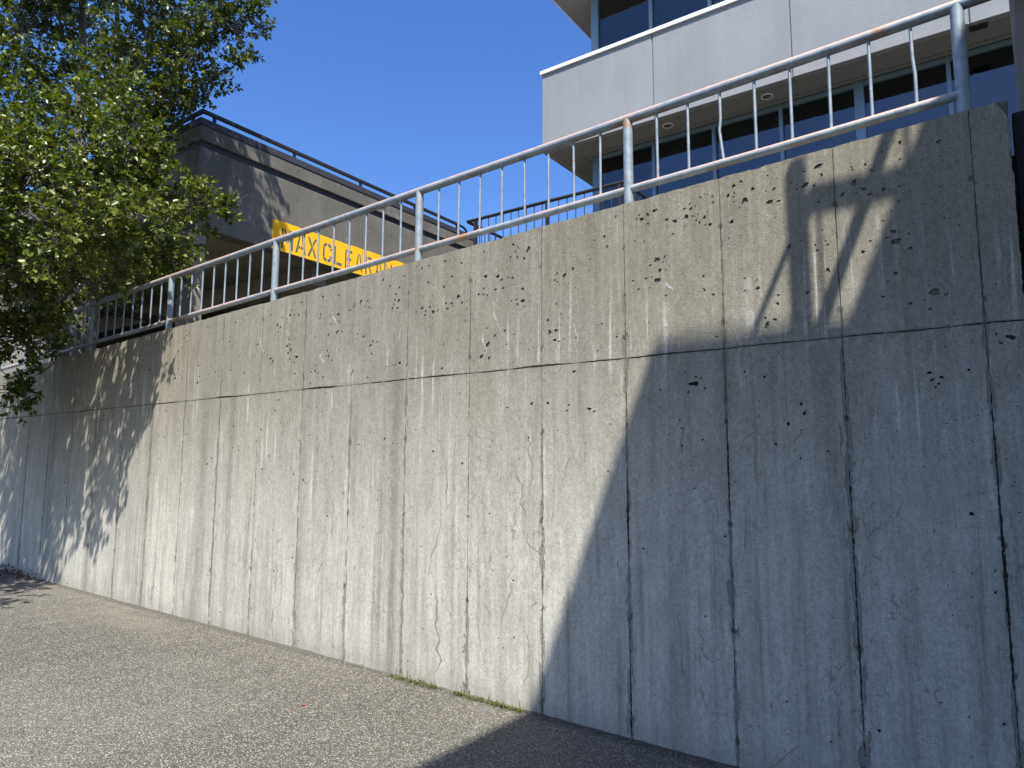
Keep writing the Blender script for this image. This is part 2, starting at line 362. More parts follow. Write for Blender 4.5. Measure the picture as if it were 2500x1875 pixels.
# ------------------------------------------------------------------ ground: one sheet, low road in front, upper level behind the wall
xs = [-3000, -600, -120, -40, -20, -14, -10, -6, -2, 2, 6, 12, 20, 60, 300, 3000]
ys = [-3000, -600, -100, -30, -10, 0, 4.02]; ysb = [4.05, 8, 20, 60, 400, 3000]
vs = []; fs = []
for yy in ys + ysb:
    for x in xs:
        xc = max(-40, min(20, x))
        vs.append((x, yy, ground_z(x) if yy < 4.03 else wall_top(xc) - .22))
nx = len(xs)
for j in range(len(ys + ysb) - 1):
    for i in range(nx - 1):
        fs.append((j * nx + i, j * nx + i + 1, (j + 1) * nx + i + 1, (j + 1) * nx + i))
me = bpy.data.meshes.new('ground'); me.from_pydata(vs, [], fs)
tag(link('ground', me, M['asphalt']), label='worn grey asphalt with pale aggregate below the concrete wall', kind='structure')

# ------------------------------------------------------------------ retaining wall
WY = 3.88
wall = empty('retaining_wall', (-6, 4.0, -1.4), label='tall weathered cast concrete retaining wall with vertical seams and one level seam', cat='retaining wall')
XE, XL = .09, -15.0
b = MB(); nseg = 30
cx = np.linspace(XL, XE - .006, nseg + 1)
for i in range(nseg):
    x0, x1 = cx[i], cx[i + 1]
    t0, t1 = wall_top(x0) - .006, wall_top(x1) - .006
    v = [(x0, WY + .008, -2.2), (x1, WY + .008, -2.2), (x1, 4.14, -2.2), (x0, 4.14, -2.2), (x0, WY + .008, t0), (x1, WY + .008, t1), (x1, 4.14, t1), (x0, 4.14, t0)]
    b.add(v, [(0, 1, 5, 4), (2, 3, 7, 6), (4, 5, 6, 7)] + ([(0, 3, 7, 4)][:1] if i == 0 else []) + ([(1, 2, 6, 5)] if i == nseg - 1 else []))
b.build('core', M['core'], wall)

rng = random.Random(11)
def pit_poly(cx_, cz_, r, n=9, el=1.0, ang=0.):
    out = []; ca, sa = math.cos(ang), math.sin(ang)
    for k in range(n):
        a = 2 * math.pi * k / n; rr = r * rng.uniform(.45, 1.25)
        px, pz = rr * math.cos(a) * el, rr * math.sin(a)
        out.append((cx_ + px * ca - pz * sa, cz_ + px * sa + pz * ca))
    return out
# pits over the whole wall: (x, z, radius); clusters read as honeycombing
pits = []
def try_pit(x, z, r_, el=1.3, ang=None):
    for (a, c, rr, *_) in pits[-400:]:
        if (a - x) ** 2 + (c - z) ** 2 < ((rr + r_) * 1.9) ** 2: return
    pits.append((x, z, r_, el, rng.uniform(-.3, 1.1) if ang is None else ang))
HONEY = [(-2.33, 1.27), (-1.66, 1.2), (-1.68, 1.14), (-1.01, 1.48), (-1.46, 1.54), (-1.38, 1.47), (-3.47, 1.18), (-3.83, 1.31), (-3.58, 1.22), (-3.04, 1.25), (-3.8, 0.82), (-3.23, 1.26), (-0.4, 1.14), (-0.26, 0.86), (0.03, 0.61), (-2.66, 1.15), (-4.63, 0.95), (-1.68, 1.27), (-1.2, 1.62), (-1.14, 1.52), (-0.75, 1.62), (-0.82, 1.53), (-0.58, 1.49), (-2.74, 1.56), (-4.13, 0.99), (-4.33, 1.11), (-3.01, 0.8), (-1.47, 0.5), (-4.8, 0.84), (-5.05, 0.98), (-2.31, 0.64), (-5.59, 1.14)]
for hx, hz in HONEY:
    try_pit(hx, hz, rng.uniform(.010, .019), rng.uniform(1.1, 1.7))
    for j in range(rng.randint(5, 11)): try_pit(hx + rng.gauss(0, .035), hz + rng.gauss(0, .030), rng.uniform(.004, .010), rng.uniform(1, 1.8))
for k in range(46):
    x = rng.uniform(-9, 0); z = wall_top(x) - abs(rng.gauss(.1, .42)) - .12
    if z < -.4: continue
    for j in range(rng.randint(2, 6)): try_pit(x + rng.gauss(0, .028), z + rng.gauss(0, .026), rng.uniform(.005, .015), rng.uniform(1, 1.9))
for k in range(950):
    x = rng.uniform(-10.5, .05); dz = rng.expovariate(1 / .75)
    z = wall_top(x) - .05 - dz
    if z < -1.4 or (z < 0 and rng.random() < .35): continue
    try_pit(x, z, rng.choice((.003, .0035, .004, .005, .0065, .009)))
for k in range(170):
    try_pit(rng.uniform(-5, .05), rng.uniform(-1.4, .5), rng.choice((.003, .0035, .004, .006)))
# rough pockets strung down the seams
for i in range(0, 14):
    jx = JX0 - PW * i
    for k in range(16):
        z = rng.uniform(-1.3, 1.3)
        if rng.random() < .6: try_pit(jx + rng.choice((-1, 1)) * rng.uniform(.013, .02), z, rng.uniform(.003, .006))
pits_by = {}
ncol = int((JX0 - XL) / PW) + 1
def col_of(x): return -1 if x > JX0 else int((JX0 - x) / PW)
def nz(x, z, s, o=0): return noise.noise(Vector((x * s + o, z * s, o * 1.7)))
SURF = {}
def surf_y(x, z):
    k = (col_of(x), int(z > JZ))
    return SURF[k](x, z) if k in SURF else WY
def make_panel(ci, row):
    x1 = XE if ci < 0 else JX0 - PW * ci
    x0 = JX0 if ci < 0 else x1 - PW
    z0, z1f = (JZ, wall_top) if row else (-1.95, lambda x: JZ)
    g = .0012
    n = 170 if ci < 7 else 60
    outline = []
    def jit(x, z, o): return (nz(x, z, 28, o) * .0026 + nz(x, z, 110, o) * .0026)
    seamw = lambda z, o: g + max(0, nz(z, o * 3.1, 2.2, 5)) * (.003 + .011 * abs(nz(z, o, 48, 2))) * (1.3 if z < .6 else .3) * (1.0 if ci < 4 else .5) + max(0, nz(z, o, 30, 9)) * .004 * (1 if z < .5 else .4)
    xr = (lambda z: x1 - seamw(z, x1) - jit(x1, z, 1)) if ci >= 0 else (lambda z: x1 - .004 + jit(x1, z, 3) * 1.5 - max(0, (z - (wall_top(x1) - .10))) * .45 - max(0, nz(x1, z, 25, 4)) * .012)
    xl = lambda z: x0 + seamw(z, x0) + jit(x0, z, 2)
    zb = (lambda x: z0 + .0025 + jit(x, z0, 5) * 1.3 + max(0, nz(x, 0, 2.2, 3)) * .014) if row else (lambda x: z0)
    zt = (lambda x: z1f(x) - .003 - abs(jit(x, 9, 6)) * 1.6 - max(0, nz(x, 3, 7, 6)) * .004 - (max(0, nz(x, 1, 21, 2)) ** 2) * .03) if row else (lambda x: JZ - .0025 - jit(x, z0, 7) * 1.3 - max(0, nz(x, 0, 2.7, 8)) * .010)
    m = 14
    for k in range(m): x = xl(z0) + (xr(z0) - xl(z0)) * k / m; outline.append((x, zb(x)))
    z1 = z1f(x1)
    for k in range(n): z = z0 + (zt(x1) - z0) * k / n; outline.append((xr(max(z, z0 + .004)), z if k else zb(x1)))
    for k in range(m): x = xr(z1) + (xl(z1) - xr(z1)) * k / m; outline.append((x, zt(x)))
    for k in range(n): z = zt(x0) - (zt(x0) - z0) * k / n; outline.append((xl(z), z))
    mine = [p for p in pits if col_of(p[0]) == ci and (p[1] > JZ) == bool(row) and x0 + p[2] * 3 + .012 < p[0] < x1 - p[2] * 3 - .012 and z0 + .03 < p[1] < z1f(p[0]) - p[2] * 2.5 - .03]
    verts = list(outline); faces = [list(range(len(outline)))]; polys = []
    for (px, pz, pr, el, an) in mine:
        pl = pit_poly(px, pz, pr, 8 if pr < .006 else 11, el, an)
        polys.append((len(verts), len(pl), px, pz, pr)); faces.append(list(range(len(verts), len(verts) + len(pl)))); verts += pl
    # interior lattice keeps the triangles even and lets the face bow a little
    for a in range(1, 4):
        for c in range(1, 12):
            verts.append((x0 + (x1 - x0) * a / 4 + rng.uniform(-.002, .002), z0 + (z1f(x0) - z0) * c / 12 + rng.uniform(-.01, .01)))
    V2, E_, F_, vo, eo, fo = delaunay_2d_cdt([Vector(v) for v in verts], [], faces, 1, 1e-6)
    off = rng.uniform(-.0015, .002); tl = rng.uniform(-.004, .004); bow = rng.uniform(.0, .0018)
    yf = lambda x, z: WY + off + tl * (x - (x0 + x1) / 2) - bow * math.sin(math.pi * min(1, max(0, (x - x0) / (x1 - x0)))) + nz(x, z, .9, 3) * .004
    SURF[(ci, row)] = yf
    P = [(v.x, yf(v.x, v.y), v.y) for v in V2]
    keep = [i for i, o in enumerate(fo) if o and 0 in o and not any(q > 0 for q in o)]
    F = [tuple(F_[i]) for i in keep]; mi = [0] * len(F)
    # outer return edges
    idx = {}
    for i, o in enumerate(vo):
        for q in o: idx[q] = i
    ol = [idx[k] for k in range(len(outline)) if k in idx]
    back = len(P)
    # chamfered arris then straight return into the joint
    cxm, czm = (x0 + x1) / 2, 0
    for i in ol: P.append((P[i][0], WY + .03 if True else 0, P[i][2]))
    for k in range(len(ol)):
        a, c = k, (k + 1) % len(ol); F.append((ol[a], back + a, back + c, ol[c])); mi.append(0)
    if row:   # top slab surface of this bay, lapped back over the wall head
        q = len(P); P += [(x0 + .002, WY + .029, wall_top(x0) - .004), (x1 - .002, WY + .029, wall_top(x1) - .004), (x1 - .002, 4.14, wall_top(x1) - .004), (x0 + .002, 4.14, wall_top(x0) - .004)]
        F.append((q, q + 1, q + 2, q + 3)); mi.append(0)
    # pits
    for (s0, n_, px, pz, pr) in polys:
        ring = [idx.get(k) for k in range(s0, s0 + n_)]
        if None in ring: continue
        dep = min(.015, pr * 1.5 + .003); q = len(P)
        for i in ring:
            x, y, z = P[i]; P.append((px + (x - px) * .72, y + dep, pz + (z - pz) * .72))
        for k in range(n_):
            c = (k + 1) % n_; F.append((ring[k], q + k, q + c, ring[c])); mi.append(1)
        F.append(tuple(range(q, q + n_))); mi.append(1)
    me = bpy.data.meshes.new('panel'); me.from_pydata(P, [], F); me.materials.append(M['wall']); me.materials.append(M['pit'])
    me.polygons.foreach_set('material_index', mi)
    bm = bmesh.new(); bm.from_mesh(me)
    loose = [v for v in bm.verts if not v.link_faces]; bmesh.ops.delete(bm, geom=loose, context='VERTS')
    bmesh.ops.recalc_face_normals(bm, faces=bm.faces[:])
    # front faces must look out of the wall
    for fc in bm.faces:
        if abs(fc.normal.y) > .95 and fc.normal.y > 0: fc.normal_flip()
    bm.to_mesh(me); bm.free()
    return link('panel', me, None, wall)
for ci in range(-1, ncol):
    for row in (0, 1): make_panel(ci, row)

# loose aggregate showing in the open seams
b = MB()
for i in range(0, 11):
    jx = JX0 - PW * i
    for k in range(110):
        z = rng.uniform(-1.5, .66) if rng.random() < .85 else rng.uniform(.7, 1.4)
        if nz(z, jx * 3.1, 2.2, 5) < -.05 and rng.random() < .7: continue
        x = jx + rng.gauss(0, .005); r_ = rng.uniform(.0015, .0042); y = WY + .004
        p = [(x + r_ * rng.uniform(.6, 1.3) * math.cos(a), y, z + r_ * rng.uniform(.6, 1.3) * math.sin(a)) for a in (0, 1.3, 2.5, 3.8, 5)] + [(x, y - r_ * rng.uniform(.7, 1.4), z)]
        b.add(p, [(0, 5, 1), (1, 5, 2), (2, 5, 3), (3, 5, 4), (4, 5, 0)])
tag(b.build('seam_aggregate', M['grit'], wall), kind='stuff')

# crack smears and lime bloom: thin skins lying on the face
def ribbon(b, x, z, length, wmax, down=True, wander=.35, y=WY - .0028, jag=.5):
    n = max(5, int(length / .012)); pts = []; dx = 0
    for k in range(n + 1):
        t = k / n
        if rng.random() < .35: dx = rng.gauss(0, wander * .010)
        x += dx
        wd = wmax * (math.sin(math.pi * min(1, t * 1.02)) ** .6) * rng.uniform(1 - jag, 1) * (.35 + .65 * abs(math.sin(t * 7 + z * 9)))
        pts.append((x, z - length * t, max(.0006, wd)))
    v = []; 
    for (px, pz, wd) in pts:
        yy = surf_y(px, pz) - .0011 - (WY - y - .0024)
        v += [(px - wd, yy, pz), (px + wd * rng.uniform(.3, 1), yy, pz)]
    b.add(v, [(2 * k, 2 * k + 2, 2 * k + 3, 2 * k + 1) for k in range(n)])
    return pts
b = MB()
for k in range(260):
    x = -rng.uniform(0, 1) ** .8 * 9.5 - .1; z = rng.uniform(-1.35, .5) if rng.random() < .8 else rng.uniform(-.2, .65)
    L = rng.choice((.03, .04, .06, .08, .12, .2)) 
    if z - L < ground_z(x) + .03: continue
    p = ribbon(b, x, z, L, rng.choice((.0008, .001, .0015, .002, .003, .006)), wander=1.6)
    if rng.random() < .5:
        m = p[len(p) // 2]
        ribbon(b, m[0], m[1], L * .5, .0015, wander=2.4)
for k in range(70):
    x = -rng.uniform(.1, 8.5); z = rng.uniform(-1.2, .45); L = rng.uniform(.03, .11)
    if z - L > ground_z(x) + .04: ribbon(b, x, z, L, rng.uniform(.004, .009), wander=.9, jag=.8)
for (x, z, L, wd) in ((-3.32, .08, .35, .009), (-3.36, -.25, .55, .006), (-3.40, -.78, .62, .016), (-3.02, -.9, .4, .004), (-2.72, -.6, .4, .005), (-2.63, -1.0, .4, .005), (-2.62, .3, .5, .008), (-2.70, .02, .4, .008), (-4.55, .35, .45, .007), (-4.6, -.1, .5, .006), (-7.15, -1.1, .26, .02), (-5.2, -.75, .3, .010), (-5.2, -1.15, .25, .012), (-6.6, -1.12, .2, .010), (-4.05, -.9, .3, .006), (-1.55, .3, .22, .008), (-1.2, -.2, .3, .004)):
    ribbon(b, x, z, L, wd, wander=.5, y=WY - .0031)
tag(b.build('crack_smear', M['sealant'], wall), kind='stuff')
b = MB()
for k in range(100):
    x = -rng.uniform(0, 1) ** .9 * 9.5 - .1; z = wall_top(x) - rng.uniform(.2, 1.3); L = rng.choice((.05, .08, .12, .2, .3))
    ribbon(b, x, z, L, rng.uniform(.0006, .0026), wander=1.4, y=WY - .0026)
for (x, z, L, wd) in ((-2.9, 1.2, .25, .010), (-1.55, 1.05, .16, .006), (-1.62, 1.12, .06, .02), (-3.0, .98, .18, .012), (-3.36, 1.3, .12, .008), (-4.6, 1.3, .1, .016), (-4.7, 1.0, .12, .018), (-5.6, 1.2, .14, .012), (-.25, 1.0, .5, .003), (-.45, .9, .6, .003), (-.95, .5, .4, .003), (-3.8, 1.1, .3, .008), (-2.25, 1.1, .35, .006), (-6.9, 1.1, .3, .008)):
    ribbon(b, x, z, L, wd, wander=.8, y=WY - .0024)
tag(b.build('lime_bloom', M['lime'], wall), kind='stuff')

# ------------------------------------------------------------------ guard rail on the wall
RY = 4.0
rail = empty('metal_guardrail', (-1.915, RY, 1.67), label='pale galvanised pipe guardrail with thin balusters and rusty top rail, along the retaining wall', cat='guardrail')
ztop = lambda x: 2.348 + .0340 * x
zbot = lambda x: 1.874 + .0368 * x
PX = [-.085 - 1.829 * k for k in range(8)]
for k in range(8):
    a, c = PX[k], PX[k] - 1.829
    hi = .45 if k == 0 else a
    MB().tube([(hi, RY, ztop(hi)), ((hi + c) / 2, RY, ztop((hi + c) / 2) - .002), (c, RY, ztop(c))], .030, 20, caps=(k == 0)).build('top_rail', M['galv'], rail, True)
    MB().tube([(a, RY, zbot(a)), ((a + c) / 2, RY, zbot((a + c) / 2) - .003), (c, RY, zbot(c))], .0245, 18).build('bottom_rail', M['galv'], rail, True)
for k, x in enumerate(PX):
    MB().tube([(x, RY, wall_top(x) - .03), (x, RY, ztop(x) - .004)], .0315, 20).build('post', M['galv'], rail, True)
    b = MB(); b.tube([(x, RY, wall_top(x) - .01), (x, RY, wall_top(x) + .004)], .037, 20); b.build('post_collar', M['core'], rail, True)
    for j in range(1, 9):
        bx_ = x - j * .2032
        if k == 0 and j == 6:    # bent one
            pts = [(bx_, RY, ztop(bx_) - .02), (bx_ + .001, RY, ztop(bx_) - .2), (bx_ - .008, RY, ztop(bx_) - .27), (bx_ + .002, RY, ztop(bx_) - .37), (bx_ + .012, RY, zbot(bx_) + .01)]
        elif k == 0 and j == 1:
            pts = [(bx_ - .004, RY, ztop(bx_) - .02), (bx_ - .003, RY, ztop(bx_) - .2), (bx_ + .004, RY, ztop(bx_) - .3), (bx_ + .002, RY, zbot(bx_) + .01)]
        else: pts = [(bx_ + rng.uniform(-.003, .003), RY, ztop(bx_) - .02), (bx_ + rng.uniform(-.002, .002), RY, zbot(bx_) + .01)]
        MB().tube(pts, .0088, 10).build('baluster', M['galv'], rail, True)

# ------------------------------------------------------------------ pier and joint at the right-hand end of the wall
pier = empty('concrete_pier', (.6, 4.3, -1.5), label='tall rough concrete pier at the right end of the retaining wall', cat='pier')
box('shaft', M['garage_in'], pier, .158, 1.3, 4.06, 4.9, -1.9, 4.6, .012)
box('gap_shade_block', M['gap_black'], pier, XE + .012, .152, 3.99, 4.13, -1.9, 1.71, .004)  # dark block standing in for the shade in the open gap
box('lower_block', M['wall'], pier, .165, 1.3, 3.93, 4.05, -1.9, 1.6, .01)

# ------------------------------------------------------------------ parking structure
GX, GY = -10.5, 5.99
pk = empty('parking_structure', (-14, 8, 1.2), label='sooty concrete parking deck with a yellow stencilled clearance band over its entrance', cat='parking garage')
def beam_x(y0, y1):
    box('parapet', M['garage'], pk, GX - .3, GX, y0, y1, 5.37, 5.62, .012)
    box('beam', M['garage'], pk, GX - .3, GX, y0, y1, 3.89, 5.25, .014)
beam_x(GY, 9.567); beam_x(9.575, 13.24)
box('groove', M['cap'], pk, GX - .3, GX - .05, GY + .05, 13.2, 5.24, 5.38)
box('parapet', M['garage'], pk, -26, GX - .303, GY, GY + .3, 5.37, 5.62, .012)
box('beam', M['garage'], pk, -26, GX - .303, GY, GY + .3, 3.89, 5.25, .014)
box('groove', M['cap'], pk, -26, GX - .303, GY + .05, GY + .25, 5.24, 5.38)
box('coping', M['cap'], pk, GX - .33, GX + .012, GY - .012, 13.25, 5.623, 5.74, .004)
box('coping', M['cap'], pk, -26, GX - .332, GY - .012, GY + .33, 5.623, 5.74, .004)
# deck slab with board marks on its underside
ns = 22; x0_ = -26; 
for k in range(ns):
    a = x0_ + (GX - .303 - x0_) * k / ns; c = x0_ + (GX - .303 - x0_) * (k + 1) / ns
    box('soffit_board', M['garage_in'], pk, a + .008, c - .008, GY + .303, 22, 3.95 + rng.uniform(-.004, .004), 4.0)
box('deck_slab', M['garage_in'], pk, -26, GX - .31, GY + .31, 22, 4.003, 5.2)
for yy in (8.6, 12.4, 16.2): box('cross_beam', M['garage_in'], pk, -26, GX - .32, yy, yy + .35, 3.55, 3.945, .01)
box('column', M['garage_in'], pk, GX - .42, GX - .003, GY + .003, GY + .21, .9, 3.887, .015)
box('column', M['garage'], pk, GX - .42, GX - .003, 12.9, 13.24, .9, 3.887, .015)
for xx in (-14.2, -18.2, -22.2): box('column', M['garage'], pk, xx - .45, xx, GY + .003, GY + .3, .3, 3.887, .015)
box('back_wall', M['garage_in'], pk, -26.2, -26.0, GY, 22, .2, 5.2)
box('back_wall', M['garage_in'], pk, -26, GX, 22, 22.2, .2, 5.2)
# infill panels on the near side
for k in range(7):
    a = -14.65 - k * 1.25
    box('infill_panel', M['garage_in'], pk, a - 1.24, a, GY + .06, GY + .2, .5, 2.55, .01)
    box('infill_panel', M['garage_in'], pk, a - 1.24, a, GY + .06, GY + .2, 2.56, 3.4, .01)
box('pipe_run', M['brown'], pk, -25.9, GX - .5, 10.6, 10.72, 3.3, 3.42)
box('pipe_run', M['brown'], pk, -15.2, -15.06, GY + .4, 21, 3.2, 3.34)
b = MB()
for k in range(18): b.tube([(-11.6 - .12 * k, 11.4, 1.25), (-11.6 - .12 * k, 11.4, 2.3)], .012, 6)
b.tube([(-11.5, 11.4, 2.3), (-13.8, 11.4, 2.3)], .025, 8); b.build('inner_railing', M['black'], pk)
# tie holes
for yy in np.arange(6.7, 13, .61):
    for zz in (4.25, 4.95, 5.5):
        if zz < 4.5 and 7.4 < yy < 11.3: continue
        MB().tube([(GX + .001, yy, zz), (GX - .02, yy, zz)], .014, 8).build('tie_hole', M['gap_black'], pk)
# lime weeping from the deck edge
b = MB()
for k in range(34):
    y = rng.uniform(6.6, 7.35) if k < 22 else rng.uniform(7.4, 12.8); z = rng.uniform(4.15, 4.85) if k < 22 else rng.uniform(4.5, 5.2); L_ = rng.uniform(.06, .35); dy = 0; v = []
    n = int(L_ / .012) + 3
    sl_ = rng.uniform(-1.4, 1.4) if k < 22 else rng.uniform(-.3, .3)
    for q in range(n):
        if rng.random() < .4: dy = sl_ * .012 + rng.gauss(0, .010)
        y += dy; wd = rng.uniform(.002, .013 if k < 22 else .005) * math.sin(math.pi * (q + .5) / n)
        v += [(GX + .002, y - wd, z - L_ * q / n), (GX + .002, y + wd, z - L_ * q / n)]
    if min(p_[2] for p_ in v) < 3.93 or (k >= 22 and min(p_[2] for p_ in v) < 4.47): continue
    b.add(v, [(2 * q, 2 * q + 2, 2 * q + 3, 2 * q + 1) for q in range(n - 1)])
tag(b.build('lime_streak', M['lime2'], pk), kind='stuff')
# yellow band and stencil
for (a, c) in ((7.435, 9.566), (9.576, 11.35)):
    n = 30; v = []
    for k in range(n + 1):
        y = a + (c - a) * k / n; v += [(GX + .004, y, 3.905 + rng.uniform(0, .004)), (GX + .004, y, 4.45 + rng.uniform(-.006, .006) + nz(y, 2, 3) * .02)]
    me = bpy.data.meshes.new('clearance_band'); me.from_pydata(v, [], [(2 * k, 2 * k + 2, 2 * k + 3, 2 * k + 1) for k in range(n)])
    link('clearance_band', me, M['yellow'], pk)
T = .16
LET = {  # quads in a unit box, stencil gaps kept
 'M': [[(0, 0), (.17, 0), (.17, 1), (0, 1)], [(.83, 0), (1, 0), (1, 1), (.83, 1)], [(.20, 1), (.36, 1), (.49, .42), (.43, .25)], [(.64, 1), (.80, 1), (.57, .25), (.51, .42)]],
 'A': [[(0, 0), (.2, 0), (.47, .97), (.34, .97)], [(.8, 0), (1, 0), (.66, .97), (.53, .97)], [(.30, .24), (.47, .24), (.47, .38), (.33, .38)], [(.53, .24), (.70, .24), (.67, .38), (.53, .38)]],
 'X': [[(0, 0), (.22, 0), (.62, .5), (.48, .62)], [(.78, 1), (1, 1), (.60, .56), (.52, .68)], [(0, 1), (.22, 1), (.47, .66), (.36, .54)], [(.78, 0), (1, 0), (.66, .48), (.55, .36)]],
 'C': [[(0, .2), (.2, .24), (.2, .76), (0, .8)], [(.02, .84), (.2, .79), (.45, .86), (.45, 1), (.2, .97)], [(.55, 1), (.55, .86), (.8, .78), (.98, .82), (.82, .97)], [(.02, .16), (.2, .03), (.45, 0), (.45, .14), (.2, .21)], [(.55, 0), (.82, .03), (.98, .18), (.8, .22), (.55, .14)], [(.8, .74), (1, .78), (1, .66), (.8, .66)], [(.8, .26), (1, .22), (1, .34), (.8, .34)]],
 'L': [[(0, .0), (.2, .0), (.2, 1), (0, 1)], [(.3, 0), (1, 0), (1, .15), (.3, .15)]],
 'E': [[(0, 0), (.2, 0), (.2, 1), (0, 1)], [(.28, 0), (1, 0), (1, .14), (.28, .14)], [(.28, .43), (.85, .43), (.85, .57), (.28, .57)], [(.28, .86), (1, .86), (1, 1), (.28, 1)]],
 'R': [[(0, 0), (.2, 0), (.2, 1), (0, 1)], [(.28, 1), (.28, .86), (.7, .86), (.9, .95), (.7, 1)], [(.78, .82), (.95, .9), (1, .75), (.95, .58), (.78, .64)], [(.28, .45), (.7, .45), (.9, .53), (.7, .6), (.28, .6)], [(.42, .42), (.62, .42), (1, 0), (.78, 0)]],
 'N': [[(0, 0), (.18, 0), (.18, 1), (0, 1)], [(.82, 0), (1, 0), (1, 1), (.82, 1)], [(.23, 1), (.38, .85), (.77, 0), (.62, .15)]]}
for ch, y0, wd in (('M', 7.64, .23), ('A', 7.95, .21), ('X', 8.22, .19), ('C', 8.58, .19), ('L', 8.86, .17), ('E', 9.13, .16), ('A', 9.40, .17), ('R', 9.665, .18), ('A', 9.94, .18), ('N', 10.19, .2), ('C', 10.48, .18), ('E', 10.76, .17)):
    b = MB()
    for q in LET[ch]:
        p = [(GX + .0055, y0 - .012 + a * wd * 1.13 + rng.uniform(-.003, .003), 3.965 + c * .365 + rng.uniform(-.004, .004)) for a, c in q]
        b.add(p, [tuple(range(len(p)))])
    b.build('letter', M['letter'], pk)
# black rail on the deck edge
dr = empty('deck_railing', (GX - .1, GY + .1, 5.74), label='black steel rail on short posts along the parking deck roof edge', cat='railing')
rz = 5.885; rx = GX - .06; ry0 = GY + .06
b = MB(); b.box(rx - .03, rx + .03, ry0 - .03, 12.7, rz - .03, rz + .03); b.build('top_rail', M['black'], dr, bevel=.006)
MB().box(-26, rx - .032, ry0 - .03, ry0 + .03, rz - .03, rz + .03).build('top_rail', M['black'], dr, bevel=.006)
MB().tube([(rx, 12.7, rz), (rx, 12.86, rz - .01), (rx, 12.95, rz - .06), (rx, 12.98, rz - .16), (rx, 12.98, rz - .35)], .028, 10).build('rail_return', M['black'], dr, True)
for yy in (6.26, 7.88, 9.52, 11.13, 12.6): box('post', M['black'], dr, rx - .022, rx + .022, yy - .022, yy + .022, 5.742, rz - .031)
for xx in (-10.85, -12.47, -14.1, -15.7, -17.3, -19): box('post', M['black'], dr, xx - .022, xx + .022, ry0 - .022, ry0 + .022, 5.742, rz - .031)
gb = empty('roof_cabinet', (-11.4, 8.3, 5.6), label='pale grey box standing on the parking deck behind its black rail', cat='cabinet')
box('body', M['grey_panel'], gb, -11.7, -10.95, 8.15, 8.78, 5.21, 5.93, .01); box('lid', M['grey_panel'], gb, -11.73, -10.92, 8.12, 8.81, 5.932, 5.96, .006)

# ------------------------------------------------------------------ office building
ob = empty('office_building', (-2, 13, 1.6), label='grey stucco office building with dark ribbon windows and overhanging floor band', cat='office building')
BX = -6.44; BY = 10.0; BW = 10.67; RX = 6.0
js = [BX, -4.33, -2.21, -.09, 2.03, 4.15, RX]
for i in range(6):
    a, c = js[i] + (.012 if i else 0), js[i + 1] - (.012 if i < 5 else 0)
    box('fascia_panel', M['stucco'], ob, a, c, BY, BY + .12, 5.575, 7.03, .008)
    if i: box('reveal', M['soffit'], ob, js[i] - .0115, js[i] + .0115, BY + .018, BY + .1, 5.58, 7.02)
for j in range(3): box('side_panel', M['stucco'], ob, BX, BX + .12, BY + .122 + j * 2.6, BY + .122 + (j + 1) * 2.6 - .02, 5.575, 7.03, .008)
box('floor_slab', M['room'], ob, BX + .125, RX, BY + .125, 18, 5.62, 6.9)
box('soffit', M['soffit'], ob, BX + .125, RX, BY + .123, BW - .03, 5.572, 5.612)
box('soffit', M['soffit'], ob, BX + .125, -5.83, BW - .028, 17.9, 5.572, 5.612)
b = MB()
for k in range(150):
    x = -5.88 + k * .08
    if rng.random() < .96: b.box(x, x + .05, 10.52, 10.54, 5.5695, 5.5715)
b.box(-5.92, -5.90, 10.53, 13, 5.5695, 5.5715)
tag(b.build('vent_slots', M['lamp_dark'], ob), kind='stuff')
# flashing in lengths
fx = [BX - .03, -3.98, -.9, 2.2, RX]
for i in range(4):
    box('flashing', M['white'], ob, fx[i] + (.004 if i else 0), fx[i + 1], BY - .035, BY + .3, 7.034, 7.10 + .003 * (i % 2), .004)
box('flashing', M['white'], ob, BX - .03, BX + .25, BY + .302, 17.9, 7.034, 7.10, .004)
box('roof_ledge', M['soffit'], ob, BX + .25, RX, BY + .302, BW, 6.95, 7.06)
# lower and upper window walls
mull = [-5.725, -4.63, -3.59, -2.55, -1.465, -.37, .68, 1.75, 2.8, 3.85, 4.9, 5.95]
def window_band(z0, z1, wide, trans=None):
    for i, x in enumerate(mull):
        hw = .065 if (i == 0 or i in wide) else .027
        box('mullion', M['frame'], ob, x - hw, x + hw, BW - .03, BW + .09, z0, z1, .004)
    for i in range(len(mull) - 1):
        a = mull[i] + (.065 if (i == 0 or i in wide) else .027); c = mull[i + 1] - (.065 if (i + 1) in wide else .027)
        box('head_rail', M['frame'], ob, a + .001, c - .001, BW - .02, BW + .08, z1 - .07, z1 - .002, .003)
        box('sill_rail', M['frame'], ob, a + .001, c - .001, BW - .02, BW + .08, z0 + .002, z0 + .07, .003)
        box('window_pane', M['glass'], ob, a - .005, c + .005, BW + .03, BW + .042, z0 + .06, z1 - .06)
    # side return
    for j in range(5):
        y = BW + 1.2 * (j + 1)
        box('mullion', M['frame'], ob, -5.79, -5.70, y - .03, y + .03, z0, z1, .004)
        box('window_pane', M['glass'], ob, -5.745, -5.733, y - 1.16 + (.05 if j == 0 else 0), y - .032, z0 + .02, z1 - .02)
window_band(2.0, 5.568, (4,))
window_band(7.105, 8.72, ())
box('eave', M['soffit'], ob, BX, RX, BY, 18, 8.722, 8.80)
box('eave_edge', M['white'], ob, BX - .02, BX - .001, BY, 18, 8.715, 9.05)
box('eave_edge', M['white'], ob, BX - .02, RX, BY - .02, BY - .001, 8.715, 9.05)
box('roof', M['stucco'], ob, BX + .001, RX, BY + .001, 18, 8.803, 9.04)
